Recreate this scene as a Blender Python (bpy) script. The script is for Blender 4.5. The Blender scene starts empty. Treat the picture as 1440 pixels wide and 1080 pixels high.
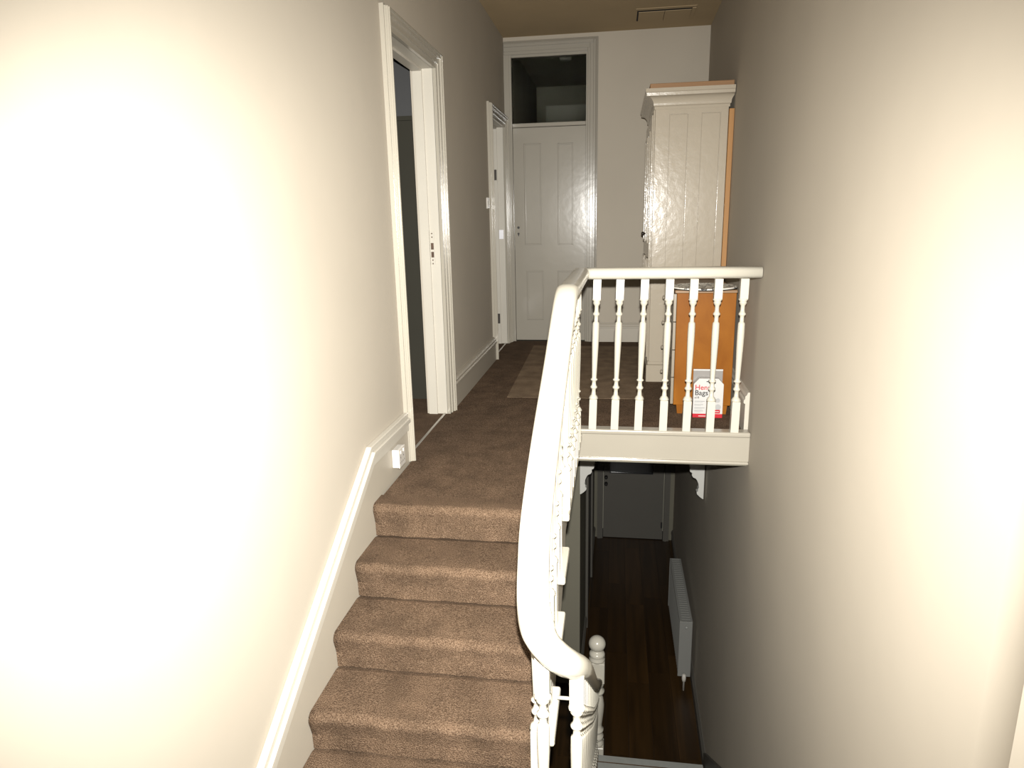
import bpy, bmesh, math, random
from mathutils import Vector, Matrix
random.seed(7)
S = bpy.context.scene
COL = S.collection

# ---------------------------------------------------------------- camera
CAM = Vector((0, 0, 1.15))
YAW, PITCH, ROLL, FPX = math.radians(8.80), math.radians(13.77), math.radians(-1.22), 950.0
cy, sy, cp, sp = math.cos(YAW), math.sin(YAW), math.cos(PITCH), math.sin(PITCH)
fwd = Vector((-sy * cp, cy * cp, -sp)); r0 = Vector((cy, sy, 0)); u0 = r0.cross(fwd)
right = math.cos(ROLL) * r0 + math.sin(ROLL) * u0
up = -math.sin(ROLL) * r0 + math.cos(ROLL) * u0
rot = Matrix((right, up, -fwd)).transposed().to_4x4()
cd = bpy.data.cameras.new('camera'); cam = bpy.data.objects.new('camera', cd); COL.objects.link(cam)
cam.matrix_world = Matrix.Translation(CAM) @ rot
cd.sensor_width = 36; cd.lens = FPX / 1440 * 36; cd.clip_start = 0.02
S.camera = cam

# ---------------------------------------------------------------- light: the camera's own flash, and a very dim ambient
w = bpy.data.worlds.new('world'); S.world = w; w.use_nodes = True
w.node_tree.nodes['Background'].inputs[0].default_value = (0.6, 0.65, 0.7, 1)
w.node_tree.nodes['Background'].inputs[1].default_value = 0.01
ld = bpy.data.lights.new('camera_flash', 'SPOT'); lo = bpy.data.objects.new('camera_flash', ld); COL.objects.link(lo)
ld.energy = 1330; ld.color = (1.0, 0.975, 0.925); ld.spot_size = math.radians(106); ld.spot_blend = 1.0; ld.shadow_soft_size = 0.014
lo.matrix_world = Matrix.Translation(CAM + right * 0.012 + up * 0.095 + fwd * 0.02) @ rot @ Matrix.Rotation(math.radians(-5), 4, 'X')
S.view_settings.view_transform = 'Standard'; S.view_settings.look = 'None'
S.view_settings.gamma = 1; S.view_settings.use_curve_mapping = False
S.view_settings.exposure = 0.0

# ---------------------------------------------------------------- materials
ALB = 0.63
def A(c): return tuple(v * ALB for v in c)
def new_mat(name):
    m = bpy.data.materials.new(name); m.use_nodes = True
    return m, m.node_tree.nodes, m.node_tree.links, m.node_tree.nodes['Principled BSDF']

def mat(name, col, rough=0.5, var=0.05, scale=6.0, bump=0.0, bscale=40.0, metal=0.0, detail=3.0, spec=0.5):
    m, n, l, b = new_mat(name); col = A(col)
    tc = n.new('ShaderNodeTexCoord')
    no = n.new('ShaderNodeTexNoise'); no.inputs['Scale'].default_value = scale; no.inputs['Detail'].default_value = detail
    l.new(tc.outputs['Object'], no.inputs['Vector'])
    ra = n.new('ShaderNodeValToRGB')
    ra.color_ramp.elements[0].position = 0.3; ra.color_ramp.elements[1].position = 0.7
    ra.color_ramp.elements[0].color = tuple(c * (1 - var) for c in col) + (1,)
    ra.color_ramp.elements[1].color = tuple(min(1, c * (1 + var)) for c in col) + (1,)
    l.new(no.outputs['Fac'], ra.inputs['Fac']); l.new(ra.outputs['Color'], b.inputs['Base Color'])
    b.inputs['Roughness'].default_value = rough; b.inputs['Metallic'].default_value = metal
    b.inputs['Specular IOR Level'].default_value = spec
    if bump:
        n2 = n.new('ShaderNodeTexNoise'); n2.inputs['Scale'].default_value = bscale; n2.inputs['Detail'].default_value = 4
        l.new(tc.outputs['Object'], n2.inputs['Vector'])
        bp = n.new('ShaderNodeBump'); bp.inputs['Strength'].default_value = bump; bp.inputs['Distance'].default_value = 0.01
        l.new(n2.outputs['Fac'], bp.inputs['Height']); l.new(bp.outputs['Normal'], b.inputs['Normal'])
    return m

def carpet_mat(name, dark, mid, light):
    m, n, l, b = new_mat(name); dark, mid, light = A(dark), A(mid), A(light)
    tc = n.new('ShaderNodeTexCoord')
    a = n.new('ShaderNodeTexNoise'); a.inputs['Scale'].default_value = 250; a.inputs['Detail'].default_value = 2
    c = n.new('ShaderNodeTexNoise'); c.inputs['Scale'].default_value = 9; c.inputs['Detail'].default_value = 5
    l.new(tc.outputs['Object'], a.inputs['Vector']); l.new(tc.outputs['Object'], c.inputs['Vector'])
    r = n.new('ShaderNodeValToRGB'); e = r.color_ramp.elements
    e[0].position = 0.33; e[0].color = dark + (1,); e[1].position = 0.68; e[1].color = light + (1,)
    x = e.new(0.5); x.color = mid + (1,)
    l.new(a.outputs['Fac'], r.inputs['Fac'])
    mr = n.new('ShaderNodeMapRange'); mr.inputs[1].default_value = 0.3; mr.inputs[2].default_value = 0.7
    mr.inputs[3].default_value = 0.75; mr.inputs[4].default_value = 1.2
    l.new(c.outputs['Fac'], mr.inputs[0])
    mx = n.new('ShaderNodeMix'); mx.data_type = 'RGBA'; mx.blend_type = 'MULTIPLY'; mx.inputs[0].default_value = 1
    l.new(r.outputs['Color'], mx.inputs[6]); l.new(mr.outputs[0], mx.inputs[7])
    l.new(mx.outputs[2], b.inputs['Base Color'])
    b.inputs['Roughness'].default_value = 0.95; b.inputs['Specular IOR Level'].default_value = 0.1
    bp = n.new('ShaderNodeBump'); bp.inputs['Strength'].default_value = 0.9; bp.inputs['Distance'].default_value = 0.008
    l.new(a.outputs['Fac'], bp.inputs['Height']); l.new(bp.outputs['Normal'], b.inputs['Normal'])
    return m

def wood_mat(name, c0, c1, axis=1, scale=14.0, rough=0.45, stretch=0.06, spec=0.4):
    m, n, l, b = new_mat(name); c0, c1 = A(c0), A(c1)
    tc = n.new('ShaderNodeTexCoord'); mp = n.new('ShaderNodeMapping')
    sc = [1, 1, 1]; sc[axis] = stretch; mp.inputs['Scale'].default_value = sc
    oi = n.new('ShaderNodeObjectInfo'); ad = n.new('ShaderNodeVectorMath'); ad.operation = 'ADD'
    sm = n.new('ShaderNodeVectorMath'); sm.operation = 'SCALE'; sm.inputs['Scale'].default_value = 7
    cv = n.new('ShaderNodeCombineXYZ')
    for i in range(3): l.new(oi.outputs['Random'], cv.inputs[i])
    l.new(cv.outputs[0], sm.inputs[0]); l.new(tc.outputs['Object'], ad.inputs[0]); l.new(sm.outputs[0], ad.inputs[1])
    l.new(ad.outputs[0], mp.inputs['Vector'])
    no = n.new('ShaderNodeTexNoise'); no.inputs['Scale'].default_value = scale; no.inputs['Detail'].default_value = 6
    no.inputs['Distortion'].default_value = 0.6
    l.new(mp.outputs['Vector'], no.inputs['Vector'])
    r = n.new('ShaderNodeValToRGB'); e = r.color_ramp.elements
    e[0].position = 0.32; e[0].color = c0 + (1,); e[1].position = 0.68; e[1].color = c1 + (1,)
    l.new(no.outputs['Fac'], r.inputs['Fac'])
    mr = n.new('ShaderNodeMapRange'); mr.inputs[3].default_value = 0.8; mr.inputs[4].default_value = 1.2
    l.new(oi.outputs['Random'], mr.inputs[0])
    mx = n.new('ShaderNodeMix'); mx.data_type = 'RGBA'; mx.blend_type = 'MULTIPLY'; mx.inputs[0].default_value = 1
    l.new(r.outputs['Color'], mx.inputs[6]); l.new(mr.outputs[0], mx.inputs[7]); l.new(mx.outputs[2], b.inputs['Base Color'])
    b.inputs['Roughness'].default_value = rough; b.inputs['Specular IOR Level'].default_value = spec
    return m

M = {}
M['wall'] = mat('wall_paint', (0.62, 0.555, 0.455), 0.75, 0.03, 1.6, 0.05, 9, spec=0.2)
M['ceil'] = mat('ceiling_paint', (0.64, 0.49, 0.30), 0.9, 0.03, 3, spec=0.1)
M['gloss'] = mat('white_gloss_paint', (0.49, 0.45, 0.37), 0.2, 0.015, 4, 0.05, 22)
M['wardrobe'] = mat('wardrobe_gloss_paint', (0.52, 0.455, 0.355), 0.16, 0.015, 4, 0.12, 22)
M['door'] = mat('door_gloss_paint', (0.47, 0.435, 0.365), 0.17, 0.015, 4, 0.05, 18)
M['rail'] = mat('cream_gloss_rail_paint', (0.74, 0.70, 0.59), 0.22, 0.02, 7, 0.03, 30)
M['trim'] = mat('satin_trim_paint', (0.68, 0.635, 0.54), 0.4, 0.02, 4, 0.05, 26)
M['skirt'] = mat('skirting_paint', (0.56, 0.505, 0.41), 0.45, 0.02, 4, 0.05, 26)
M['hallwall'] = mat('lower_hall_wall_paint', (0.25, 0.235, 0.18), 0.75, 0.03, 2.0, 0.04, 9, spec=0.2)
M['hallgrey'] = mat('lower_hall_grey_paint', (0.135, 0.126, 0.107), 0.5, 0.02, 4, 0.03, 26)  # dark grey, much darker than the whites used upstairs
M['roomdark'] = mat('side_room_dark_tone', (0.050, 0.047, 0.036), 0.9, 0.05, 3, spec=0.1)  # very dark even tone for the side room walls
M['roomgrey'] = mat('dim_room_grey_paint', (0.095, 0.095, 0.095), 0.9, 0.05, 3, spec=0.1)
M['attic'] = mat('unlit_room_paint', (0.62, 0.60, 0.48), 0.9, 0.08, 2, spec=0.1)
M['carpet'] = carpet_mat('brown_carpet_pile', (0.085, 0.053, 0.032), (0.165, 0.107, 0.067), (0.27, 0.185, 0.122))
M['rug'] = carpet_mat('beige_rug_pile', (0.24, 0.165, 0.105), (0.31, 0.22, 0.14), (0.38, 0.28, 0.19))
M['laminate'] = wood_mat('dark_laminate', (0.028, 0.014, 0.004), (0.058, 0.029, 0.008), 1, 16, 0.4)
M['birch'] = wood_mat('birch_veneer', (0.25, 0.080, 0.006), (0.345, 0.125, 0.012), 2, 7, 0.45, 0.5, 0.12)
M['birchtop'] = wood_mat('birch_top', (0.32, 0.18, 0.08), (0.40, 0.235, 0.11), 0, 9, 0.45, 0.25)
M['pine'] = wood_mat('raw_pine', (0.43, 0.205, 0.055), (0.54, 0.275, 0.085), 2, 14, 0.6, 0.06)
M['pinex'] = wood_mat('raw_pine_flat', (0.36, 0.185, 0.07), (0.44, 0.24, 0.10), 0, 14, 0.6, 0.06)
M['drawer'] = mat('shade_toned_drawer_front', (0.36, 0.31, 0.24), 0.35, 0.03, 4)  # drawer fronts, their grazing shade darkened into the colour
M['black'] = mat('black_iron', (0.012, 0.011, 0.010), 0.5, 0.1, 10)
M['hole'] = mat('dark_hole', (0.004, 0.003, 0.003), 0.9, 0.1, 10)
M['iron'] = mat('dark_bronze_hinge', (0.04, 0.03, 0.022), 0.5, 0.15, 40, metal=0.3)
M['brass'] = mat('worn_brass', (0.10, 0.055, 0.03), 0.5, 0.25, 60, metal=0.3)
M['chrome'] = mat('bright_steel', (1.1, 1.1, 1.15), 0.5, 0.05, 20, metal=0.2)
M['alu'] = mat('aluminium_threshold', (0.70, 0.66, 0.58), 0.35, 0.05, 30, metal=0.5)
M['plastic'] = mat('white_plastic', (0.78, 0.74, 0.67), 0.35, 0.01, 5)
M['radiator'] = mat('radiator_enamel', (0.30, 0.30, 0.28), 0.3, 0.01, 5)
M['grey'] = mat('grey_stair_edging', (0.40, 0.41, 0.38), 0.6, 0.05, 20)
M['white_card'] = mat('white_card', (0.74, 0.73, 0.70), 0.4, 0.01, 10)
M['grey_card'] = mat('grey_card', (0.33, 0.31, 0.29), 0.4, 0.03, 10)
M['red_ink'] = mat('red_ink', (0.62, 0.015, 0.03), 0.4, 0.02, 10)
M['black_ink'] = mat('black_ink', (0.012, 0.012, 0.013), 0.5, 0.02, 10)
M['grey_ink'] = mat('grey_ink', (0.30, 0.30, 0.31), 0.5, 0.02, 10)
M['pale_ink'] = mat('pale_grey_ink', (0.52, 0.52, 0.51), 0.5, 0.02, 10)
def glass_mat():
    m, n, l, b = new_mat('pane_glass')
    b.inputs['Base Color'].default_value = (0.8, 0.82, 0.8, 1); b.inputs['Roughness'].default_value = 0.02
    b.inputs['Transmission Weight'].default_value = 1.0; b.inputs['IOR'].default_value = 1.1
    return m
M['glass'] = glass_mat()
M['partition'] = mat('far_partition_paint', (0.80, 0.78, 0.68), 0.8, 0.04, 3)
M['darkglass'] = mat('dark_door_glass', (0.012, 0.014, 0.016), 0.1, 0.1, 4)
def disc_mat():
    m, n, l, b = new_mat('black_and_white_weave')
    tc = n.new('ShaderNodeTexCoord')
    no = n.new('ShaderNodeTexNoise'); no.inputs['Scale'].default_value = 20; no.inputs['Detail'].default_value = 1.5; no.inputs['Distortion'].default_value = 2.2
    l.new(tc.outputs['Object'], no.inputs['Vector'])
    r = n.new('ShaderNodeValToRGB'); e = r.color_ramp.elements
    e[0].position = 0.42; e[0].color = (0.03, 0.028, 0.026, 1); e[1].position = 0.46; e[1].color = (0.72, 0.69, 0.62, 1)
    l.new(no.outputs['Fac'], r.inputs['Fac']); l.new(r.outputs['Color'], b.inputs['Base Color'])
    b.inputs['Roughness'].default_value = 0.6
    return m
M['weave'] = disc_mat()

# ---------------------------------------------------------------- mesh helpers
def box(bm, x0, x1, y0, y1, z0, z1):
    v = [bm.verts.new((x, y, z)) for x in (x0, x1) for y in (y0, y1) for z in (z0, z1)]
    for f in ((0, 1, 3, 2), (4, 6, 7, 5), (0, 4, 5, 1), (2, 3, 7, 6), (0, 2, 6, 4), (1, 5, 7, 3)):
        bm.faces.new([v[i] for i in f])

def prism(bm, pts, d0, d1, axis, shear=None):
    """closed polygon pts in the two remaining axes (cyclic order kept), extruded along axis"""
    def mk(a, b, d):
        c = [0, 0, 0]; o = [i for i in range(3) if i != axis]
        c[o[0]], c[o[1]], c[axis] = a, b, d
        return Vector(c)
    lo_ = [bm.verts.new(mk(a, b, d0)) for a, b in pts]; hi = [bm.verts.new(mk(a, b, d1)) for a, b in pts]
    n = len(pts)
    bm.faces.new(lo_[::-1]); bm.faces.new(hi)
    for i in range(n):
        bm.faces.new((lo_[i], lo_[(i + 1) % n], hi[(i + 1) % n], hi[i]))

def lathe(bm, prof, seg=16, c=(0, 0, 0), axis='z', smooth=True):
    rings = []
    for r, h in prof:
        ring = []
        for i in range(seg):
            a = 2 * math.pi * i / seg; p, q = r * math.cos(a), r * math.sin(a)
            if axis == 'z': v = (c[0] + p, c[1] + q, c[2] + h)
            elif axis == 'y': v = (c[0] + p, c[1] + h, c[2] + q)
            else: v = (c[0] + h, c[1] + p, c[2] + q)
            ring.append(bm.verts.new(v))
        rings.append(ring)
    for a, b in zip(rings, rings[1:]):
        for i in range(seg):
            f = bm.faces.new((a[i], a[(i + 1) % seg], b[(i + 1) % seg], b[i])); f.smooth = smooth
    bm.faces.new(rings[0][::-1]); bm.faces.new(rings[-1])

def sweep(bm, path, sec, upv=Vector((0, 0, 1)), caps=True, scale=None):
    """sec: list of (side, up) offsets; path: list of Vectors"""
    path = [Vector(p) for p in path]; rings = []
    side_prev = None
    for i, p in enumerate(path):
        t = (path[min(i + 1, len(path) - 1)] - path[max(i - 1, 0)]).normalized()
        s = t.cross(upv)
        if s.length < 1e-4: s = side_prev
        s = s.normalized(); u = s.cross(t).normalized(); side_prev = s
        ka, kb = scale(p) if scale else (1, 1)
        rings.append([bm.verts.new(p + s * a * ka + u * b * kb) for a, b in sec])
    n = len(sec)
    for a, b in zip(rings, rings[1:]):
        for i in range(n):
            f = bm.faces.new((a[i], a[(i + 1) % n], b[(i + 1) % n], b[i])); f.smooth = True
    if caps:
        bm.faces.new(rings[0][::-1]); bm.faces.new(rings[-1])

def spline(pts, sub=8):
    pts = [Vector(p) for p in pts]; out = []
    for i in range(len(pts) - 1):
        p0, p1, p2, p3 = pts[max(i - 1, 0)], pts[i], pts[i + 1], pts[min(i + 2, len(pts) - 1)]
        for k in range(sub):
            t = k / sub
            out.append(0.5 * ((2 * p1) + (p2 - p0) * t + (2 * p0 - 5 * p1 + 4 * p2 - p3) * t * t + (3 * p1 - p0 - 3 * p2 + p3) * t ** 3))
    out.append(pts[-1]); return out

def mesh(name, bm, bevel=0.0, seg=1):
    bmesh.ops.recalc_face_normals(bm, faces=bm.faces)
    if bevel:
        es = [e for e in bm.edges if len(e.link_faces) == 2 and e.calc_face_angle() > 0.6]
        bmesh.ops.bevel(bm, geom=es, offset=bevel, segments=seg, affect='EDGES', profile=0.5, clamp_overlap=True)
    me = bpy.data.meshes.new(name); bm.to_mesh(me); bm.free(); return me

def obj(name, bm, m, parent=None, bevel=0.0, seg=1, **props):
    me = bm if isinstance(bm, bpy.types.Mesh) else mesh(name, bm, bevel, seg)
    if m is not None and not me.materials: me.materials.append(m)
    o = bpy.data.objects.new(name, me); COL.objects.link(o)
    if parent is not None:
        o.parent = parent; o.matrix_parent_inverse = Matrix.Translation(-parent.location)
    for k, v in props.items(): o[k] = v
    return o

def B(*boxes):
    bm = bmesh.new()
    for b in boxes: box(bm, *b)
    return bm

def thing(name, loc, label, cat, group=None, kind=None):
    o = bpy.data.objects.new(name, None); COL.objects.link(o); o.location = loc; o.empty_display_size = 0.1
    o['label'] = label; o['category'] = cat
    if group: o['group'] = group
    if kind: o['kind'] = kind
    return o

def tag(o, label, cat, group=None, kind=None):
    o['label'] = label; o['category'] = cat
    if group: o['group'] = group
    if kind: o['kind'] = kind
    return o

def XR(y): return 0.717 + 0.0148 * (y - 3.54)          # face of the right-hand wall
XL = -1.0                                              # face of the left-hand wall
YF = 6.36                                              # far wall
ZC = 2.68                                              # ceiling
ZH = -2.95                                             # lower hall floor
XE = -0.165                                            # stairwell edge of stair and landing
YL = 3.54                                              # front edge of the landing over the hall
N0, GO, RISE = 2.49, 0.235, 0.145                      # upper flight: first nosing, going, rise
NUP = 6

# ---------------------------------------------------------------- setting
bm = B((-1.13, XL, -1.2, 3.08, ZH, 2.74), (-1.13, XL, 3.08, 3.88, ZH, -0.03), (-1.13, XL, 3.08, 3.88, 1.975, 2.74),
       (-1.13, XL, 3.88, 5.57, ZH, 2.74), (-1.13, XL, 5.57, 6.27, ZH, -0.03), (-1.13, XL, 5.57, 6.27, 1.965, 2.74), (-1.13, XL, 6.27, YF, ZH, 2.74))
tag(obj('wall_left', bm, M['wall']), 'cream left wall of stairs and landing with two doorways', 'wall', kind='structure')

# right wall: runs from the hall floor to the ceiling
# (its near end curves in to a vertical edge beside the camera)
YC = 1.187
pts = [(XR(8.5), 8.5), (XR(YC), YC)]
for i in range(1, 25):
    t = i / 24; pts.append((XR(YC) - 0.030 * t * t, YC - 0.15 * t))
bm = bmesh.new(); prism(bm, pts + [(pts[-1][0], -1.2), (1.12, -1.2), (1.12, 8.5)], ZH, 2.74, 2)
tag(obj('wall_right', bm, M['wall']), 'long cream right wall of the stairwell curving in at its near end', 'wall', kind='structure')
tag(obj('wall_near', B((-1.13, 1.22, -1.3, -1.2, ZH, 2.74)), M['wall']), 'wall behind the photographer', 'wall', kind='structure')

bm = B((XL, -0.955, YF, YF + 0.1, 0, 2.74), (-0.262, XR(YF) - 0.001, YF, YF + 0.1, 0, 2.74), (-0.955, -0.262, YF, YF + 0.1, 2.535, 2.74))
tag(obj('wall_far', bm, M['wall']), 'cream end wall of the landing around the tall panelled door', 'wall', kind='structure')
tag(obj('ceiling', B((-3.2, 1.12, -1.2, 8.5, ZC, ZC + 0.05)), M['ceil']), 'dull brownish white landing ceiling', 'ceiling', kind='structure')

# lower hall walls
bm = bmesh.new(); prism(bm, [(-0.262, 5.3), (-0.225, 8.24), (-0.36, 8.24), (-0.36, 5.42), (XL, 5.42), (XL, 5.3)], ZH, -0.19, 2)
tag(obj('wall_hall_left', bm, M['hallwall']), 'grey wall and pier on the left of the lower hall', 'wall', kind='structure')
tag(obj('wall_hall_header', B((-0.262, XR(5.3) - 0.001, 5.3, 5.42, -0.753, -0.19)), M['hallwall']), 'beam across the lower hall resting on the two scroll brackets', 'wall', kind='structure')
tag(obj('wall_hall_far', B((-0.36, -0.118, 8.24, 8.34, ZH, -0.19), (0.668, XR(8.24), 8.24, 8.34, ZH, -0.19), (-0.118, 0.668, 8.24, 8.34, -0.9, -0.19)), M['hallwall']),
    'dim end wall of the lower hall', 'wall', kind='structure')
tag(obj('floor_landing', B((XL, XE - 0.075, N0 + 0.115, YL + 0.03, -0.17, -0.02), (XL, XR(3.54) - 0.002, YL + 0.03, YF, -0.17, -0.02), (-0.95, 1.12, YF, 8.5, -0.17, -0.02)), M['hallwall']),
    'landing floor structure above the lower hall', 'floor', kind='structure')

# lower hall floor: laminate planks on a sub floor
fl = obj('floor', B((XL, 1.12, -1.2, 8.5, ZH - 0.05, ZH - 0.012)), M['hole'])
tag(fl, 'dark brown laminate floor of the lower hall', 'floor', kind='structure')
pw, pl = 0.192, 1.285
proto = mesh('plank', B((0, pw - 0.002, 0, pl - 0.002, -0.012, 0)))
proto.materials.append(M['laminate'])
i = 0
x = -0.60
while x < 0.78:
    y = 3.3 - random.random() * 0.9
    while y < 8.3:
        if y + pl > 8.24:
            o = obj('plank', B((0, pw - 0.003, 0, max(0.05, 8.238 - y), -0.012, 0)), M['laminate'], fl)
        else:
            o = obj('plank', proto, None, fl)
        o.location = (x, y, ZH)
        y += pl
    x += pw

# landing carpet
bm = bmesh.new()
xe = XE - 0.045
prism(bm, [(-0.975, N0 + 0.112), (xe - 0.03, N0 + 0.112), (xe - 0.03, YL + 0.032), (XR(3.54) - 0.025, YL + 0.032), (XR(YF) - 0.025, YF - 0.0), (-0.975, YF - 0.0)], -0.018, 0.002, 2)
tag(obj('landing_carpet', bm, M['carpet']), 'brown cut pile carpet covering the landing floor', 'carpet')

# rooms beyond the doorways
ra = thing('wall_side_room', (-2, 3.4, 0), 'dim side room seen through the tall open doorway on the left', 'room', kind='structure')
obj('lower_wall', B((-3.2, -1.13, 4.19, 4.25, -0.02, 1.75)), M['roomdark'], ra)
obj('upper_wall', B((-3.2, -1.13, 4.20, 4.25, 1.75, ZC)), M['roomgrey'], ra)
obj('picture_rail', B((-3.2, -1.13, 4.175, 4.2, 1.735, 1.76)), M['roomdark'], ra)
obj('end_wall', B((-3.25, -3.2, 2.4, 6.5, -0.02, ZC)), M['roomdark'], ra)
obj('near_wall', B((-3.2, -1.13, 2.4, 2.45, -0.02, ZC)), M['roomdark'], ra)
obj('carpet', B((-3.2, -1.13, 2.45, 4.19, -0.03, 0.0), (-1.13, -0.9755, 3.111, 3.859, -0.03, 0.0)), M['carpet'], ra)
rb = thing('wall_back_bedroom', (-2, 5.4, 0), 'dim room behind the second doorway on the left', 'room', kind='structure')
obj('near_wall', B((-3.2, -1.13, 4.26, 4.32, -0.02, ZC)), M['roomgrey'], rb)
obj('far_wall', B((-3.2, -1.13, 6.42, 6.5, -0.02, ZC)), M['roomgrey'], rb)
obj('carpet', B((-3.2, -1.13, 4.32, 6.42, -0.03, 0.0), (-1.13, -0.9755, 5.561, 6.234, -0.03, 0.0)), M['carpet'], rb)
rc = thing('wall_end_room', (-0.3, 7.4, 0), 'unlit room seen through the glass above the panelled door', 'room', kind='structure')
obj('side_wall', B((-1.13, -0.95, YF + 0.14, 8.5, -0.02, ZC)), M['attic'], rc)
obj('back_wall', B((-1.13, 1.12, 8.5, 8.58, ZH, ZC)), M['attic'], rc)
obj('inner_ceiling', B((-0.95, 1.0, YF + 0.14, 8.5, 2.64, 2.675)), M['attic'], rc)
obj('partition', B((-0.74, 0.4, 7.5, 7.56, 0.0, 2.28)), M['partition'], rc)
bm = bmesh.new(); lathe(bm, [(0.05, 0), (0.06, -0.01), (0.055, -0.035), (0.02, -0.04)], 20, (-0.50, 7.0, 2.638)); obj('ceiling_fitting', bm, M['partition'], rc)

# ---------------------------------------------------------------- skirtings
def skirt_profile(depth, h):        # depth away from the wall, heights; stepped moulding on top
    return [(0, 0), (depth * 0.72, 0), (depth * 0.72, h * 0.72), (depth, h * 0.74), (depth, h * 0.80), (depth * 0.78, h * 0.84),
            (depth * 0.78, h * 0.90), (depth * 0.5, h * 0.94), (depth * 0.35, h), (0, h)]

def skirt_left(name, y0, y1, h, depth=0.034, label='', m='skirt'):
    bm = bmesh.new(); prism(bm, [(XL + d, z) for d, z in skirt_profile(depth, h)], y0, y1, 1)
    tag(obj(name, bm, M[m]), label, 'skirting board', kind='structure')
skirt_left('baseboard_left', 3.965, 5.47, 0.195, label='moulded cream skirting between the two left doorways')
bm = bmesh.new(); prism(bm, [(YF - d, z) for d, z in skirt_profile(0.03, 0.185)], -0.172, XR(YF), 0)
tag(obj('baseboard_far', bm, M['skirt']), 'cream skirting under the end wall right of the panelled door', 'skirting board', kind='structure')
bm = bmesh.new(); prof = skirt_profile(0.03, 0.225)
for a, b in ((3.60, 3.615),): pass
v = [[bm.verts.new((XR(y) - d, y, z)) for d, z in prof] for y in (3.62, 4.70)]
bm.faces.new(v[0]); bm.faces.new(v[1][::-1])
for i in range(len(prof)): bm.faces.new((v[0][i], v[0][(i + 1) % len(prof)], v[1][(i + 1) % len(prof)], v[1][i]))
tag(obj('baseboard_right', bm, M['trim']), 'cream skirting end behind the last baluster on the right wall', 'skirting board', kind='structure')
bm = bmesh.new(); prof = skirt_profile(0.022, 0.15)
v = [[bm.verts.new((XR(y) - d, y, ZH + z)) for d, z in prof] for y in (4.42, 8.23)]
bm.faces.new(v[0]); bm.faces.new(v[1][::-1])
for i in range(len(prof)): bm.faces.new((v[0][i], v[0][(i + 1) % len(prof)], v[1][(i + 1) % len(prof)], v[1][i]))
tag(obj('baseboard_hall_right', bm, M['hallgrey']), 'grey skirting along the right of the lower hall floor', 'skirting board', kind='structure')
bm = bmesh.new()
v = [[bm.verts.new((-0.262 + (y - 5.3) * 0.0126 + d, y, ZH + z)) for d, z in prof] for y in (5.31, 6.16)]
bm.faces.new(v[0]); bm.faces.new(v[1][::-1])
for i in range(len(prof)): bm.faces.new((v[0][i], v[0][(i + 1) % len(prof)], v[1][(i + 1) % len(prof)], v[1][i]))
v = [[bm.verts.new((-0.262 + (y - 5.3) * 0.0126 + d, y, ZH + z)) for d, z in prof] for y in (7.28, 8.23)]
bm.faces.new(v[0]); bm.faces.new(v[1][::-1])
for i in range(len(prof)): bm.faces.new((v[0][i], v[0][(i + 1) % len(prof)], v[1][(i + 1) % len(prof)], v[1][i]))
tag(obj('baseboard_hall_left', bm, M['hallgrey']), 'grey skirting along the left of the lower hall floor', 'skirting board', kind='structure')

# raking string board on the left wall of the upper flight, with a stepped moulding along its top
def top_z(y, off=0.0):
    yk = 2.52
    return (0.215 + off) if y >= yk else 0.215 + off - (yk - y) * 0.612
sb = thing('trim_1', (XL, 1.8, 0), 'cream string board climbing the left wall beside the carpeted steps', 'string board', kind='structure')
bm = bmesh.new(); prism(bm, [(3.015, -0.16), (3.015, 0.19), (2.52, 0.19), (0.4, 0.19 - 2.12 * 0.612), (0.4, -1.6), (1.0, -1.6)], XL, XL + 0.016, 0)
obj('board', bm, M['skirt'], sb)
for o0, o1, d in ((0.165, 0.205, 0.026), (0.205, 0.228, 0.036), (0.228, 0.252, 0.024)):
    bm = bmesh.new()
    k = 0.004
    prism(bm, [(3.014, o0), (3.014, o1), (2.52 - (o1 - 0.2) * 0.25, o1), (0.4, o1 - 2.12 * 0.612 + (o1 - 0.2) * 0.25), (0.4, o0 - 2.12 * 0.612), (2.52, o0)], XL + 0.0, XL + d, 0)
    obj('moulding', bm, M['trim'], sb, 0.003)

# ---------------------------------------------------------------- upper flight
st = thing('staircase', (-0.6, 1.6, -0.87), 'upper flight of brown carpeted stairs with white painted tread ends', 'staircase')
def step_mesh(y_nose, z_top, depth, rise, x0, x1):
    """carpet over one step: rounded nosing, riser raked back a little under it"""
    r = 0.026; p = []
    p.append((y_nose + depth, z_top - 0.03)); p.append((y_nose + depth, z_top - (0.014 if depth > 0.2 else 0.0))); p.append((y_nose + depth - 0.05, z_top))
    for i in range(7):
        a = math.pi / 2 + math.pi * 0.62 * i / 6
        p.append((y_nose + r + r * math.cos(a), z_top - r + r * math.sin(a)))
    p.append((y_nose + 0.016, z_top - 0.085)); p.append((y_nose + 0.018, z_top - rise))
    p.append((y_nose + 0.055, z_top - rise)); p.append((y_nose + 0.055, z_top - 0.03))
    bm = bmesh.new(); n = 24
    cols = []
    for k in range(n + 1):
        x = x0 + (x1 - x0) * k / n
        wob = 0.0025 * math.sin(k * 1.7 + y_nose * 9) + 0.002 * math.sin(k * 0.6 + y_nose * 31)
        cols.append([bm.verts.new((x, y + (wob if i > 2 and i < 12 else 0), z + (wob * 0.6 if 2 < i < 10 else 0))) for i, (y, z) in enumerate(p)])
    m_ = len(p)
    for a, b in zip(cols, cols[1:]):
        for i in range(m_):
            f = bm.faces.new((a[i], b[i], b[(i + 1) % m_], a[(i + 1) % m_])); f.smooth = 3 <= i <= 9
    bm.faces.new(cols[0]); bm.faces.new(cols[-1][::-1])
    return bm
XS0, XS1 = XL + 0.017, XE - 0.072
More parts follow.
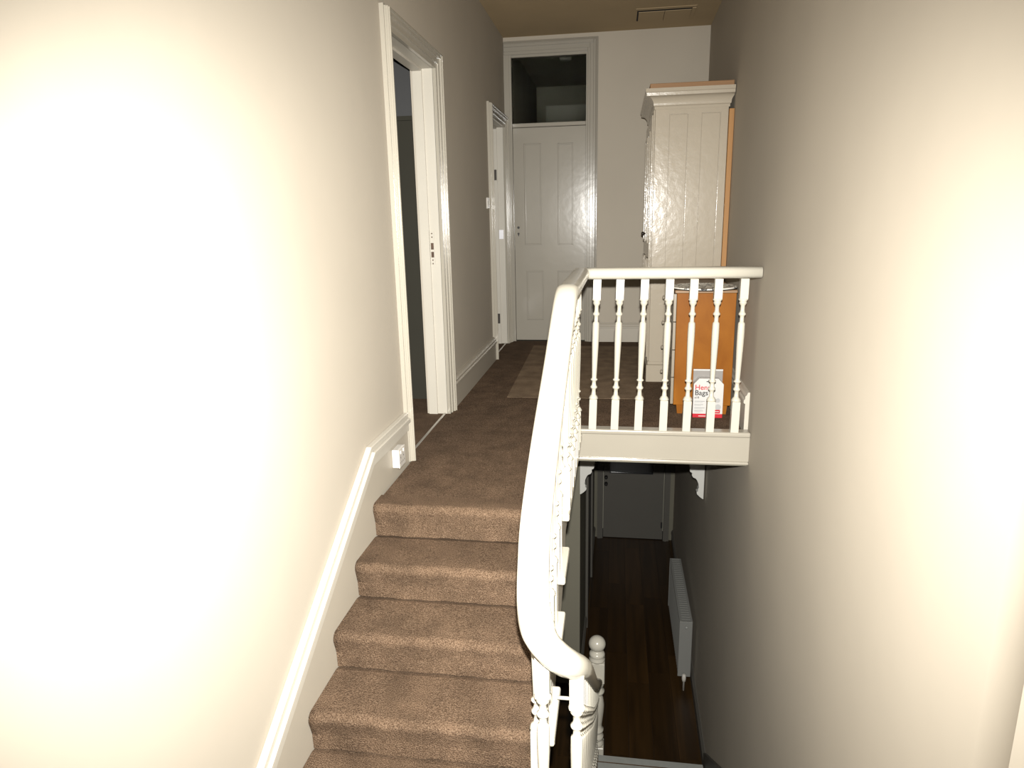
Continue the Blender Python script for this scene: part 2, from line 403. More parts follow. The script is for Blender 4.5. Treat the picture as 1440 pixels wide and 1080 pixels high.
for k in range(NUP):
    yn = N0 - k * GO; zt = 0.004 - k * RISE
    obj('carpeted_step', step_mesh(yn, zt, (GO if k else 0.06) + 0.05, RISE, XS0, XS1 - 0.001), M['carpet'], st)
    # white timber tread end (return nosing) projecting over the well
    bm = bmesh.new()
    y1 = yn + GO + 0.012 if k else YL - 0.03
    box(bm, XS1, XE, yn - 0.004, y1, zt - 0.034, zt - 0.002)
    obj('tread_end', bm, M['rail'], st, 0.008, 2)
    obj('riser_end', B((XS1, XE - 0.034, yn + 0.026, yn + 0.042, zt - RISE - 0.002, zt - 0.034)), M['trim'], st)
# outer string under the tread ends
bm = bmesh.new()
pp = [(YL - 0.03, -0.034), (N0 + 0.03, -0.034)]
for k in range(1, NUP):
    pp += [(N0 + 0.03 - (k - 1) * GO, -0.034 - k * RISE), (N0 + 0.03 - k * GO, -0.034 - k * RISE)]
yl = N0 + 0.03 - (NUP - 1) * GO
pp += [(yl, -0.87), (yl + 0.1, -0.87), (N0 + 0.12, -0.30), (N0 + 0.2, -0.17), (YL - 0.03, -0.17)]
prism(bm, pp, XE - 0.043, XE - 0.03, 0)
obj('outer_string', bm, M['trim'], st)
# soffit closing the underside of the flight
bm = bmesh.new(); prism(bm, [(N0 + 0.12, -0.19), (yl + 0.1, -0.87), (yl + 0.02, -0.87), (N0 + 0.07, -0.17)], XS0, XE - 0.045, 0)
obj('soffit', bm, M['hallwall'], st)
# half landing under the photographer
tag(obj('floor_half_landing', B((XL, XE - 0.05, -1.2, yl - 0.005, -1.02, -0.875), (XE - 0.05, 0.635, -1.2, 1.50, -1.02, -0.875)), M['carpet']),
    'carpeted half landing at the foot of the upper flight', 'floor', kind='structure')

# ---------------------------------------------------------------- lower flight
sl = thing('lower_staircase', (0.3, 3.0, ZH), 'lower flight of stairs running down to the dark hall floor', 'staircase')
NL = 13; LG = (4.32 - 1.56) / 12; LR = (ZH + 0.0 - (-0.875)) / -14
for k in range(NL):
    yn = 4.32 - k * LG; zt = ZH + (k + 1) * LR
    obj('step', B((-0.075, XR(yn) - 0.03, yn - LG - 0.02, yn, zt - 0.03, zt), (-0.075, XR(yn) - 0.03, yn - 0.035, yn - 0.02, zt - LR, zt - 0.03)), M['carpet'], sl)
    obj('stair_edging', B((-0.07, XR(yn) - 0.035, yn - 0.05, yn + 0.004, zt + 0.0005, zt + 0.006)), M['grey'], sl)
bm = bmesh.new(); prism(bm, [(4.36, ZH), (4.36, ZH + 0.18), (1.56, -0.72), (1.56, -1.05), (4.1, ZH)], -0.10, -0.076, 0)
obj('outer_string', bm, M['trim'], sl)
bm = bmesh.new(); prism(bm, [(4.415, ZH), (4.415, ZH + 0.18), (1.56, -0.66), (1.56, -1.05), (4.1, ZH)], -0.021, -0.002, 0)
for v in bm.verts: v.co.x += XR(v.co.y)
obj('wall_string', bm, M['hallgrey'], sl)

# ---------------------------------------------------------------- landing apron and nosing
ap = thing('trim_2', (0.27, YL, 0), 'white apron board and nosing across the landing edge over the hall', 'apron', kind='structure')
xr = XR(YL) - 0.001
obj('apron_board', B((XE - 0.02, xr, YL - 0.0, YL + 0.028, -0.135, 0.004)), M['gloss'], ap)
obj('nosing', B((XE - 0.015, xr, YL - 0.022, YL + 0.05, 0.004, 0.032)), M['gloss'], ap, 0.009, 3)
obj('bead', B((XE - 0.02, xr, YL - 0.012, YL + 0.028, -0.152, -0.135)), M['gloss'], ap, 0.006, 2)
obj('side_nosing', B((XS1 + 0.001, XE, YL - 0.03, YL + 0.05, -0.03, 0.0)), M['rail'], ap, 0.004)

# ---------------------------------------------------------------- balusters
def baluster_mesh(H, b0=0.165, turn=0.535, w=0.040):
    """square foot block, turned middle, square head block that fills the rest"""
    bm = bmesh.new(); h = w / 2
    box(bm, -h, h, -h, h, 0, b0); box(bm, -h, h, -h, h, b0 + turn, H)
    prof = [(0.026, 0.0), (0.0255, 0.004), (0.0195, 0.016), (0.0125, 0.024), (0.0105, 0.046), (0.0120, 0.056), (0.0185, 0.062), (0.0185, 0.068), (0.0125, 0.076),
            (0.0105, 0.092), (0.0125, 0.100), (0.0190, 0.105), (0.0190, 0.109), (0.0130, 0.114), (0.0125, 0.120), (0.0150, 0.20), (0.0178, 0.30), (0.0185, 0.36), (0.0176, 0.405), (0.0165, 0.412), (0.0110, 0.418),
            (0.0105, 0.440), (0.0115, 0.448), (0.0180, 0.454), (0.0185, 0.460), (0.0125, 0.468), (0.0105, 0.480), (0.0110, 0.500), (0.0175, 0.510), (0.0195, 0.516), (0.0170, 0.523), (0.0250, 0.532), (0.026, 0.535)]
    k = turn / 0.535
    q = [(r * w / 0.040, b0 + z * k) for r, z in prof]
    q[0] = (q[0][0] * 0.74, q[0][1] - 0.002); q[-1] = (q[-1][0] * 0.74, q[-1][1] + 0.002)
    lathe(bm, q, 14)
    return mesh('baluster', bm)

# rail section: wide, rounded on top
SEC = []
for i in range(20):
    a = 2 * math.pi * i / 20; c, s = math.cos(a), math.sin(a)
    SEC.append((0.043 * math.copysign(abs(c) ** 0.75, c), 0.030 * math.copysign(abs(s) ** 0.75, s)))

lb = thing('landing_balustrade', (0.27, YL, 0.03), 'white balustrade with seven turned balusters across the landing above the hall', 'balustrade')
ZR = 0.868
bm = bmesh.new()
RX = -0.172
sweep(bm, [(RX + 0.03, YL - 0.03, ZR), (RX + 0.06, YL - 0.03, ZR), (0.3, YL - 0.03, ZR), (XR(YL) - 0.006, YL - 0.03, ZR)], SEC)
obj('handrail', bm, M['rail'], lb)
bl = baluster_mesh(ZR - 0.026 - 0.031)
bl.materials.append(M['rail'])
for x in (-0.110, 0.008, 0.133, 0.264, 0.385, 0.506, 0.632):
    o = obj('baluster', bl, None, lb); o.location = Vector((x, YL, 0.031)); o.matrix_parent_inverse = Matrix.Translation(-lb.location)
    o.rotation_euler = (math.radians(-2.0), math.radians(1.4 if x < 0.2 else 1.0), 0)

sbal = thing('stair_balustrade', (-0.18, 2.2, 0), 'white balustrade sweeping down the stairs with a broad curved handrail', 'balustrade')
rail_path = [(RX, YL - 0.03, ZR), (RX - 0.003, 3.1, ZR), (RX - 0.006, 2.70, ZR), (RX - 0.009, 2.53, ZR - 0.012), (-0.191, 2.24, 0.672), (-0.199, 1.904, 0.49), (-0.205, 1.708, 0.344), (-0.207, 1.65, 0.24), (-0.203, 1.60, 0.169), (-0.195, 1.575, 0.122), (-0.179, 1.563, 0.078), (-0.154, 1.572, 0.03), (-0.120, 1.61, -0.028), (-0.098, 1.68, -0.09), (-0.09, 1.80, -0.19),
             (-0.09, 2.3, -0.60), (-0.09, 3.0, -1.165), (-0.09, 4.37, -2.20)]
RP = spline(rail_path, 8)
bm = bmesh.new(); 
def wreath(p):      # the wreath is fuller where it turns
    g = math.exp(-((p - Vector((-0.16, 1.57, 0.03))).length / 0.17) ** 2)
    return 1 + 0.06 * g, 1 + 0.38 * g
sweep(bm, RP, SEC, scale=wreath)
obj('handrail', bm, M['rail'], sbal)
# corner block joining the two rails
bm = bmesh.new(); lathe(bm, [(0.02, -0.028), (0.038, -0.022), (0.044, -0.008), (0.044, 0.01), (0.038, 0.024), (0.02, 0.030)], 20, (RX, YL - 0.03, ZR))
obj('rail_corner', bm, M['rail'], sbal)
def rail_z(y, lower=False):
    best = None
    half = [p for p in RP if (p.x > -0.12) == lower]
    for a, b in zip(half, half[1:]):
        if (a.y - y) * (b.y - y) <= 0 and abs(a.y - b.y) > 1e-6:
            t = (y - a.y) / (b.y - a.y); return a.z + (b.z - a.z) * t, a.x + (b.x - a.x) * t
    p = min(half, key=lambda p: abs(p.y - y)); return p.z, p.x
cache = {}
def put_baluster(x, y, z0, z1, turn, b0, parent, tilt=0):
    H = round(z1 - z0, 3); key = (H, turn, b0)
    if key not in cache:
        me = baluster_mesh(H, b0, turn); me.materials.append(M['rail']); cache[key] = me
    o = obj('baluster', cache[key], None, parent); o.location = (x, y, z0); o.matrix_parent_inverse = Matrix.Translation(-parent.location)
XB = -0.208
for y in [YL - 0.13 - i * 0.122 for i in range(8)]:
    zr, xx = rail_z(y); put_baluster(-0.186, y, 0.0, zr - 0.026, 0.535, 0.165, sbal)
for k in range(0, 5):
    for j, f in enumerate((0.04, 0.155)):
        if k == 0 and j == 1: continue
        y = N0 - k * GO + f
        if y < 1.66: continue
        zr, xx = rail_z(y)
        z1_ = zr - 0.022; put_baluster(XB, y, -k * RISE, z1_, 0.50, round(z1_ + k * RISE - 0.50 - 0.15, 3), sbal)
# last baluster of the upper flight, standing under the turn of the rail
put_baluster(-0.180, 1.60, -4 * RISE, 0.10, 0.42, 0.03, sbal)
for k in range(1, NL - 1):
    for f in (0.045, 0.15):
        y = 4.32 - k * LG - f
        if y < 1.64 or y > 4.25: continue
        zr, xx = rail_z(y, True)
        zs = ZH + 0.18 + (4.36 - y) / (4.36 - 1.56) * (-0.72 - ZH - 0.18)
        z1_ = zr - 0.024; put_baluster(-0.088, y, zs - 0.01, z1_, 0.44, max(0.03, round(z1_ - zs + 0.01 - 0.44 - 0.11, 3)), sbal)
bm = bmesh.new(); lathe(bm, [(0.006, 0), (0.006, 0.072)], 10, (-0.168, 1.93, -0.40), 'x')
obj('tie_rod', bm, M['rail'], sbal)

# newel post at the foot of the lower flight
NWK = Matrix.Translation((-0.09, 4.43, ZH)) @ Matrix.Diagonal((1.1, 1.1, 1.045, 1)) @ Matrix.Translation((0.09, -4.43, -ZH))
nw = thing('newel_post', (-0.09, 4.43, ZH), 'white turned newel post with ball finial at the foot of the lower stairs', 'newel post')
bm = bmesh.new(); h = 0.052
box(bm, -h - 0.09, h - 0.09, 4.43 - h, 4.43 + h, ZH, ZH + 0.16)
obj('foot_block', bm, M['rail'], nw, 0.004)
bm = bmesh.new(); c = (-0.09, 4.43, ZH)
lathe(bm, [(0.05, 0.158), (0.052, 0.175), (0.040, 0.19), (0.036, 0.20), (0.05, 0.215), (0.05, 0.235), (0.036, 0.25), (0.034, 0.262), (0.05, 0.275), (0.05, 0.29), (0.036, 0.305), (0.040, 0.34), (0.050, 0.44), (0.052, 0.50), (0.044, 0.555), (0.036, 0.575),
           (0.034, 0.585), (0.052, 0.60), (0.053, 0.615), (0.036, 0.632), (0.034, 0.642), (0.050, 0.66), (0.050, 0.68), (0.046, 0.702)], 22, c)
obj('shaft', bm, M['rail'], nw)
bm = bmesh.new(); box(bm, -h - 0.09, h - 0.09, 4.43 - h, 4.43 + h, ZH + 0.70, ZH + 0.862)
obj('head_block', bm, M['rail'], nw, 0.004)
bm = bmesh.new(); pr = [(0.052, 0.860), (0.054, 0.875), (0.046, 0.885), (0.050, 0.90), (0.053, 0.912), (0.046, 0.925), (0.033, 0.933), (0.030, 0.94)]
for i in range(11):
    a = -math.pi / 2 + 0.55 + (math.pi - 0.62) * i / 10
    pr.append((0.057 * math.cos(a), 0.990 + 0.057 * math.sin(a)))
lathe(bm, pr, 24, c)
obj('ball_finial', bm, M['rail'], nw)
for o in nw.children: o.data.transform(NWK)

# ---------------------------------------------------------------- doorway 1 (nearest, left wall)
def frame_left(name, label, y0, y1, zt, wa, zt_out, xin, stopx, cut_far=None):
    """lining and architraves for a doorway in the left wall"""
    d = thing(name, (XL, (y0 + y1) / 2, 0), label, 'doorway', kind='structure')
    obj('jamb', B((xin, XL + 0.002, y0 - 0.03, y0, 0.0, zt + 0.025)), M['trim'], d)
    obj('jamb', B((xin, XL + 0.002, y1, y1 + 0.03, 0.0, zt + 0.025)), M['trim'], d)
    obj('head', B((xin, XL + 0.002, y0, y1, zt, zt + 0.025)), M['trim'], d)
    obj('door_stop', B((xin, stopx, y1 - 0.012, y1, 0.0, zt - 0.012)), M['trim'], d)
    obj('door_stop', B((xin, stopx, y0, y0 + 0.012, 0.0, zt - 0.012)), M['trim'], d)
    obj('door_stop', B((xin, stopx, y0, y1, zt - 0.012, zt)), M['trim'], d)
    # architrave in three steps, mitred by simple butt joints
    layers = ((0.0, 1.0, 0.020), (0.30, 0.92, 0.028), (0.62, 0.90, 0.038), (0.78, 0.86, 0.044))
    for side in (0, 1):
        if side == 1 and cut_far is not None: wf = cut_far
        else: wf = wa
        bm = bmesh.new()
        for a, b, t in layers:
            if side == 0: box(bm, XL + 0.0005, XL + t, y0 - wf * b, y0 - wf * a, 0.0, zt + (zt_out - zt) * b)
            else: box(bm, XL + 0.0005, XL + t, y1 + wf * a, y1 + wf * b, 0.0, zt + (zt_out - zt) * b)
        obj('architrave', bm, M['gloss'], d)
    bm = bmesh.new()
    for a, b, t in layers:
        box(bm, XL + 0.0005, XL + t, y0 - wa * a, y1 + (cut_far if cut_far is not None else wa) * a, zt + (zt_out - zt) * a, zt + (zt_out - zt) * b)
    obj('architrave', bm, M['gloss'], d)
    return d
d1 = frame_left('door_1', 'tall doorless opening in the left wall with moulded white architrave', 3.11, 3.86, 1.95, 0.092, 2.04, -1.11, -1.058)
obj('strike_plate', B((-1.056, -1.030, 3.856, 3.8605, 0.90, 1.09)), M['trim'], d1)
for z0, z1 in ((0.985, 1.022), (0.940, 0.972)):
    obj('latch_hole', B((-1.052, -1.036, 3.8545, 3.8565, z0, z1)), M['brass'], d1)
for z in (0.905, 0.925, 1.055, 1.075):
    bm = bmesh.new(); lathe(bm, [(0.004, 0), (0.004, -0.0015)], 8, (-1.044, 3.8555, z), 'y'); obj('screw', bm, M['brass'], d1)
obj('threshold_bar', B((-1.022, -1.008, 3.11, 3.86, 0.0, 0.005)), M['alu'], d1, 0.002)

# doorway 2 with its door standing open into the room
d2 = frame_left('door_2', 'second narrow doorway on the left wall beside the end wall', 5.56, 6.235, 1.93, 0.09, 2.03, -1.11, -1.055, 0.088)
obj('door_leaf', B((-1.75, -1.095, 6.185, 6.222, 0.012, 1.93)), M['trim'], d2)
for z in (1.53, 0.24):
    hb = obj('hinge', B((-1.092, -1.062, 6.205, 6.233, z - 0.045, z + 0.045)), M['iron'], d2)
obj('strike_plate', B((-1.052, -1.012, 6.2195, 6.2235, 0.97, 1.05)), M['chrome'], d2)
obj('threshold_bar', B((-1.022, -1.008, 5.56, 6.235, 0.0, 0.005)), M['alu'], d2, 0.002)

# ---------------------------------------------------------------- panelled door with fanlight in the far wall
d3 = thing('door_3', (-0.6, YF, 0), 'glossy white four panel door with a dark glass pane above it', 'door', kind='structure')
dx0, dx1 = -0.93, -0.277; yf = YF + 0.012
def panelled(parent, x0, x1, z0, z1, y, panels, m, thick=0.04):
    xs = sorted({x0, x1} | {p[0] for p in panels} | {p[1] for p in panels}); zs = sorted({z0, z1} | {p[2] for p in panels} | {p[3] for p in panels})
    bm = bmesh.new()
    for a, b in zip(xs, xs[1:]):
        for c, d in zip(zs, zs[1:]):
            if not any(p[0] <= a and b <= p[1] and p[2] <= c and d <= p[3] for p in panels): box(bm, a, b, y, y + thick, c, d)
    bmesh.ops.remove_doubles(bm, verts=bm.verts, dist=1e-5)
    seen = {}
    for f in list(bm.faces):
        k = tuple(sorted(v.index for v in f.verts))
    bm.verts.index_update()
    for f in list(bm.faces): seen.setdefault(tuple(sorted(v.index for v in f.verts)), []).append(f)
    bmesh.ops.delete(bm, geom=[f for fs in seen.values() if len(fs) > 1 for f in fs], context='FACES_ONLY')
    obj('door_leaf', bm, m, parent)
    for a, b, c, d in panels:
        bm = bmesh.new()
        box(bm, a, b, y + 0.011, y + thick - 0.01, c, d)
        t = 0.012
        for (p, q, r_, s_) in ((a, a + t, c, d), (b - t, b, c, d), (a + t, b - t, c, c + t), (a + t, b - t, d - t, d)):
            box(bm, p, q, y + 0.004, y + 0.011, r_, s_)
        obj('panel', bm, m, parent, 0.002)
pan = [(-0.835, -0.678, 0.908, 1.80), (-0.529, -0.388, 0.905, 1.795), (-0.824, -0.665, 0.205, 0.668), (-0.533, -0.388, 0.205, 0.666)]
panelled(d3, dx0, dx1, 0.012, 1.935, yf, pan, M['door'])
for z, r_ in ((1.066, 0.011), (1.010, 0.009)):
    bm = bmesh.new(); lathe(bm, [(r_, 0.001), (r_, -0.003), (r_ * 0.6, -0.004)], 14, (-0.894, yf, z), 'y'); obj('keyhole', bm, M['black'], d3)
obj('keyhole', B((-0.898, -0.890, yf - 0.003, yf + 0.001, 0.988, 1.008)), M['black'], d3)
obj('jamb', B((-0.955, -0.932, YF - 0.012, YF + 0.1, 0.0, 2.535)), M['door'], d3)
obj('jamb', B((-0.275, -0.262, YF - 0.003, YF + 0.1, 0.0, 2.535)), M['door'], d3)
obj('transom', B((-0.932, -0.275, YF - 0.006, YF + 0.08, 1.938, 1.972)), M['door'], d3, 0.005)
obj('head', B((-0.932, -0.275, YF - 0.002, YF + 0.08, 2.515, 2.535)), M['door'], d3)
obj('fanlight_glass', B((-0.932, -0.275, YF + 0.030, YF + 0.034, 1.972, 2.515)), M['glass'], d3)
lay = ((0.0, 1.0, 0.018), (0.22, 0.92, 0.024), (0.55, 0.90, 0.034), (0.74, 0.84, 0.040))
bm = bmesh.new()
for a, b, t in lay: box(bm, -0.262 + 0.09 * a, -0.262 + 0.09 * b, YF - t, YF - 0.0005, 0.0, 2.535 + 0.11 * b)
obj('architrave', bm, M['door'], d3, 0.004)
bm = bmesh.new()
for a, b, t in lay: box(bm, -0.996, -0.262 + 0.09 * a, YF - t, YF - 0.0005, 2.535 + 0.11 * a, 2.535 + 0.11 * b)
obj('architrave', bm, M['door'], d3, 0.004)
obj('architrave', B((-0.996, -0.952, YF - 0.018, YF - 0.0005, 0.0, 2.535)), M['door'], d3)

# ---------------------------------------------------------------- lower hall doors
d4 = thing('door_4', (0.27, 8.24, ZH), 'grey door with dark glazed top at the end of the lower hall', 'door', kind='structure')
y4 = 8.232
panelled(d4, -0.106, 0.654, ZH + 0.01, ZH + 1.98, y4, [(-0.03, 0.515, ZH + 0.90, ZH + 1.85)], M['hallgrey'])
for o in d4.children:
    if o.name.startswith('panel'): o.name = 'glass_pane'; o.data.materials.clear(); o.data.materials.append(M['darkglass'])
for z in (-2.10, -2.19):
    bm = bmesh.new(); lathe(bm, [(0.022, 0.0), (0.022, -0.006), (0.010, -0.012), (0.010, -0.02), (0.02, -0.03), (0.02, -0.045), (0.008, -0.055)], 14, (-0.075, y4, z), 'y')
    obj('door_knob', bm, M['black'], d4)
obj('hinge', B((0.63, 0.652, y4 - 0.010, y4 - 0.0005, -2.78, -2.70)), M['black'], d4)
for a, b in ((-0.185, -0.112), (0.660, 0.733)):
    obj('architrave', B((a, b, 8.205, 8.2395, ZH, ZH + 2.02), (a + 0.012, b - 0.03, 8.195, 8.205, ZH, ZH + 2.02)), M['hallgrey'], d4)
obj('architrave', B((-0.185, 0.733, 8.205, 8.2395, ZH + 2.02, ZH + 2.09)), M['hallgrey'], d4)
d5 = thing('door_5', (-0.25, 6.7, ZH), 'side door in the left wall of the lower hall seen edge on', 'door', kind='structure')
def xl(y): return -0.262 + (y - 5.3) * 0.0126
for a, b in ((6.17, 6.26), (7.18, 7.27)):
    bm = bmesh.new(); prism(bm, [(xl(a) + 0.0005, a), (xl(b) + 0.0005, b), (xl(b) + 0.028, b), (xl(a) + 0.028, a)], ZH, ZH + 2.05, 2)
    obj('architrave', bm, M['hallgrey'], d5, 0.006)
bm = bmesh.new(); prism(bm, [(xl(6.26) + 0.0005, 6.26), (xl(7.18) + 0.0005, 7.18), (xl(7.18) + 0.006, 7.18), (xl(6.26) + 0.006, 6.26)], ZH, ZH + 1.97, 2)
obj('door_leaf', bm, M['hallgrey'], d5)
bm = bmesh.new(); prism(bm, [(xl(6.26) + 0.0005, 6.26), (xl(7.18) + 0.0005, 7.18), (xl(7.18) + 0.028, 7.18), (xl(6.26) + 0.028, 6.26)], ZH + 1.97, ZH + 2.05, 2)
obj('architrave', bm, M['hallgrey'], d5)

# scroll brackets under the beam of the lower hall
def corbel(name, label, x0, sgn):
    x0 = x0; c = thing(name, (x0, 5.3, -0.79), label, 'bracket', 'carved brackets in the lower hall')
    P = [(0, 0), (0.108, 0), (0.108, -0.018), (0.100, -0.03), (0.106, -0.044), (0.100, -0.062), (0.086, -0.070), (0.088, -0.088), (0.078, -0.104), (0.060, -0.112), (0.050, -0.126), (0.040, -0.150),
         (0.036, -0.180), (0.042, -0.196), (0.040, -0.208), (0.050, -0.216), (0.046, -0.232), (0.026, -0.252), (0.010, -0.264), (0, -0.268)]
    bm = bmesh.new(); prism(bm, [(x0 + sgn * a * 1.12, -0.782 + b * 1.12) for a, b in P], 5.235, 5.298, 1)
    obj('scroll_body', bm, M['hallgrey2'], c, 0.002)
    lo_, hi = sorted((x0 - sgn * 0.001, x0 + sgn * 0.158))
    obj('top_plate', B((lo_, hi, 5.225, 5.298, -0.782, -0.756)), M['hallgrey2'], c, 0.004)
M['hallgrey2'] = mat('bracket_white_paint', (0.80, 0.79, 0.74), 0.4, 0.02, 4)
corbel('scroll_bracket', 'left carved white scroll bracket below the landing, next to the handrail', -0.262, 1)
corbel('scroll_bracket', 'right carved white scroll bracket below the landing, against the right wall', XR(5.27) - 0.012, -1)

# ---------------------------------------------------------------- radiator in the lower hall
rd = thing('radiator', (0.66, 5.9, ZH), 'white panel radiator on the right wall of the dark lower hall', 'radiator')
ry0, ry1, rz0, rz1 = 5.36, 6.50, ZH + 0.12, ZH + 0.665; rx0, rx1 = 0.605, 0.712
bm = bmesh.new(); n = 26; pts = []
for i in range(n * 4 + 1):
    y = ry0 + 0.02 + (ry1 - ry0 - 0.04) * i / (n * 4); pts.append((rx0 + (0.008 if i % 4 in (2, 3) else 0.0), y))
pts += [(rx0 + 0.02, ry1 - 0.02), (rx0 + 0.02, ry0 + 0.02)]
prism(bm, pts, rz0 + 0.01, rz1 - 0.015, 2); obj('front_panel', bm, M['radiator'], rd)
obj('back_panel', B((rx1 - 0.02, rx1 - 0.004, ry0 + 0.02, ry1 - 0.02, rz0 + 0.01, rz1 - 0.015)), M['radiator'], rd)
for y in (ry0, ry1 - 0.012):
    obj('end_panel', B((rx0 - 0.004, rx1, y, y + 0.012, rz0, rz1)), M['radiator'], rd, 0.003)
bm = bmesh.new(); ns = 30
box(bm, rx0 - 0.004, rx0 + 0.016, ry0 + 0.012, ry1 - 0.012, rz1 - 0.014, rz1); box(bm, rx1 - 0.016, rx1, ry0 + 0.012, ry1 - 0.012, rz1 - 0.014, rz1)
for i in range(ns + 1):
    y = ry0 + 0.012 + (ry1 - ry0 - 0.036) * i / ns; box(bm, rx0 + 0.016, rx1 - 0.016, y, y + 0.026, rz1 - 0.010, rz1 - 0.002)
obj('top_grille', bm, M['radiator'], rd)
bm = bmesh.new(); lathe(bm, [(0.012, 0.0), (0.012, -0.01), (0.006, -0.014)], 12, (0.66, ry0, rz1 - 0.05), 'y'); obj('air_vent_plug', bm, M['grey'], rd)
bm = bmesh.new(); lathe(bm, [(0.010, 0.0), (0.010, 0.09), (0.017, 0.095), (0.019, 0.12), (0.016, 0.155), (0.008, 0.16)], 14, (0.655, ry0 - 0.022, ZH - 0.0)); box(bm, 0.650, 0.660, ry0 - 0.022, ry0 + 0.001, ZH + 0.124, ZH + 0.136)
obj('valve', bm, M['plastic'], rd)

# ---------------------------------------------------------------- rug
bm = bmesh.new(); prism(bm, [(-0.695, 4.26), (0.195, 4.275), (0.215, 6.10), (-0.735, 6.12)], 0.0025, 0.0045, 2)
tag(obj('rug', bm, M['rug']), 'plain beige rug lying on the brown landing carpet', 'rug')

# ---------------------------------------------------------------- wardrobe
wy0, wy1, wx0, wx1 = 4.77, 5.66, 0.243, 0.700
wd = thing('wardrobe', ((wx0 + wx1) / 2, (wy0 + wy1) / 2, 0.002), 'tall glossy white wardrobe with cornice standing sideways against the right wall', 'wardrobe')
obj('carcass', B((wx0, wx1, wy0, wy1, 0.11, 1.815)), M['wardrobe'], wd)
obj('plinth', B((wx0 - 0.018, wx1 + 0.004, wy0 - 0.018, wy1, 0.002, 0.125), (wx0 - 0.010, wx1 + 0.002, wy0 - 0.010, wy1, 0.125, 0.15)), M['wardrobe'], wd, 0.004)
zb, zt = 0.15, 1.785
for a, b in ((wx0, 0.330), (0.452, 0.533), (0.655, wx1)):
    obj('side_stile', B((a, b, wy0 - 0.007, wy0 - 0.0002, zb, 1.815)), M['wardrobe'], wd)
for a, b in ((0.330, 0.452), (0.533, 0.655)):
    obj('side_rail', B((a, b, wy0 - 0.007, wy0 - 0.0002, zt, 1.815)), M['wardrobe'], wd)
    obj('side_panel', B((a + 0.0035, b - 0.0035, wy0 - 0.005, wy0 - 0.0002, zb, zt - 0.003)), M['wardrobe'], wd, 0.002)
cp_ = [(0.0, 1.812), (0.008, 1.815), (0.008, 1.832), (0.014, 1.836)] + [(0.014 + 0.040 * (1 - math.cos(math.pi / 2 * i / 7)), 1.840 + 0.050 * math.sin(math.pi / 2 * i / 7)) for i in range(8)] + [(0.060, 1.892), (0.062, 1.910), (0.067, 1.914), (0.067, 1.935)]
bm = bmesh.new(); rings = []
for t, z in cp_:
    rings.append([bm.verts.new(v) for v in ((wx0 - t, wy0 - t, z), (min(wx1 + t, 0.728), wy0 - t, z), (min(wx1 + t, 0.728), wy1 + t * 0.5, z), (wx0 - t, wy1 + t * 0.5, z))])
for p, q in zip(rings, rings[1:]):
    for i in range(4): bm.faces.new((p[i], p[(i + 1) % 4], q[(i + 1) % 4], q[i]))
bm.faces.new(rings[0]); bm.faces.new(rings[-1])
obj('cornice', bm, M['wardrobe'], wd)
for a, b in ((wy0 + 0.045, (wy0 + wy1) / 2 - 0.002), ((wy0 + wy1) / 2 + 0.002, wy1 - 0.03)):
    dr = obj('door', B((wx0 - 0.02, wx0 - 0.0005, a, b, 0.17, 1.79)), M['wardrobe'], wd, 0.002)
    for z0, z1 in ((0.26, 0.86), (0.96, 1.70)):
        t = 0.016
        bm = B((wx0 - 0.030, wx0 - 0.02, a + 0.07, a + 0.07 + t, z0, z1), (wx0 - 0.030, wx0 - 0.02, b - 0.07 - t, b - 0.07, z0, z1),
               (wx0 - 0.030, wx0 - 0.02, a + 0.07 + t, b - 0.07 - t, z0, z0 + t), (wx0 - 0.030, wx0 - 0.02, a + 0.07 + t, b - 0.07 - t, z1 - t, z1))
        obj('panel_moulding', bm, M['wardrobe'], dr, 0.003)
obj('corner_post', B((wx0 - 0.012, wx0 - 0.0005, wy0 + 0.0, wy0 + 0.02, 0.15, 1.815), (wx0 - 0.012, wx0 - 0.0005, wy0 + 0.028, wy0 + 0.042, 0.15, 1.815)), M['wardrobe'], wd, 0.003)
bm = bmesh.new(); lathe(bm, [(0.006, 0.0), (0.006, -0.012), (0.014, -0.02), (0.014, -0.03), (0.006, -0.036)], 14, (wx0 - 0.02, (wy0 + wy1) / 2 + 0.04, 1.02), 'x'); obj('knob', bm, M['iron'], wd)

tag(obj('wooden_board', B((0.203, 0.722, wy0 - 0.045, wy0 + 0.6, 1.9365, 1.966)), M['pinex'], None, 0.002), 'raw wooden board lying flat on top of the white wardrobe', 'board')
bm = bmesh.new(); prism(bm, [(0.7005, 0.745), (0.7315, 0.745), (0.7330, 1.80), (0.7020, 1.80)], wy0 - 0.035, wy0 + 0.04, 1)
tag(obj('timber_batten', bm, M['pine'], None, 0.0015), 'upright raw pine batten wedged between the white wardrobe and the right wall', 'batten')

# ---------------------------------------------------------------- chest of drawers
cx0, cx1, cy0, cy1, cz0, cz1 = 0.352, 0.680, 3.965, 4.66, 0.055, 0.715
ch = thing('chest_of_drawers', (0.52, 4.3, 0.002), 'birch chest of drawers seen side on behind the landing balusters', 'chest of drawers')
obj('side_panel', B((cx0, cx1, cy0, cy0 + 0.02, cz0, cz1)), M['birch'], ch, 0.002)
obj('side_panel', B((cx0, cx1, cy1 - 0.02, cy1, cz0, cz1)), M['birch'], ch, 0.002)
obj('back_panel', B((cx1 - 0.012, cx1 - 0.002, cy0 + 0.02, cy1 - 0.02, cz0, cz1)), M['birch'], ch)
obj('top', B((cx0 - 0.012, cx1 + 0.004, cy0 - 0.006, cy1 + 0.006, cz1, cz1 + 0.018)), M['birchtop'], ch, 0.003)
obj('bottom_panel', B((cx0, cx1 - 0.012, cy0 + 0.02, cy1 - 0.02, cz0, cz0 + 0.015)), M['birch'], ch)
hh = (cz1 - cz0 - 0.02) / 4
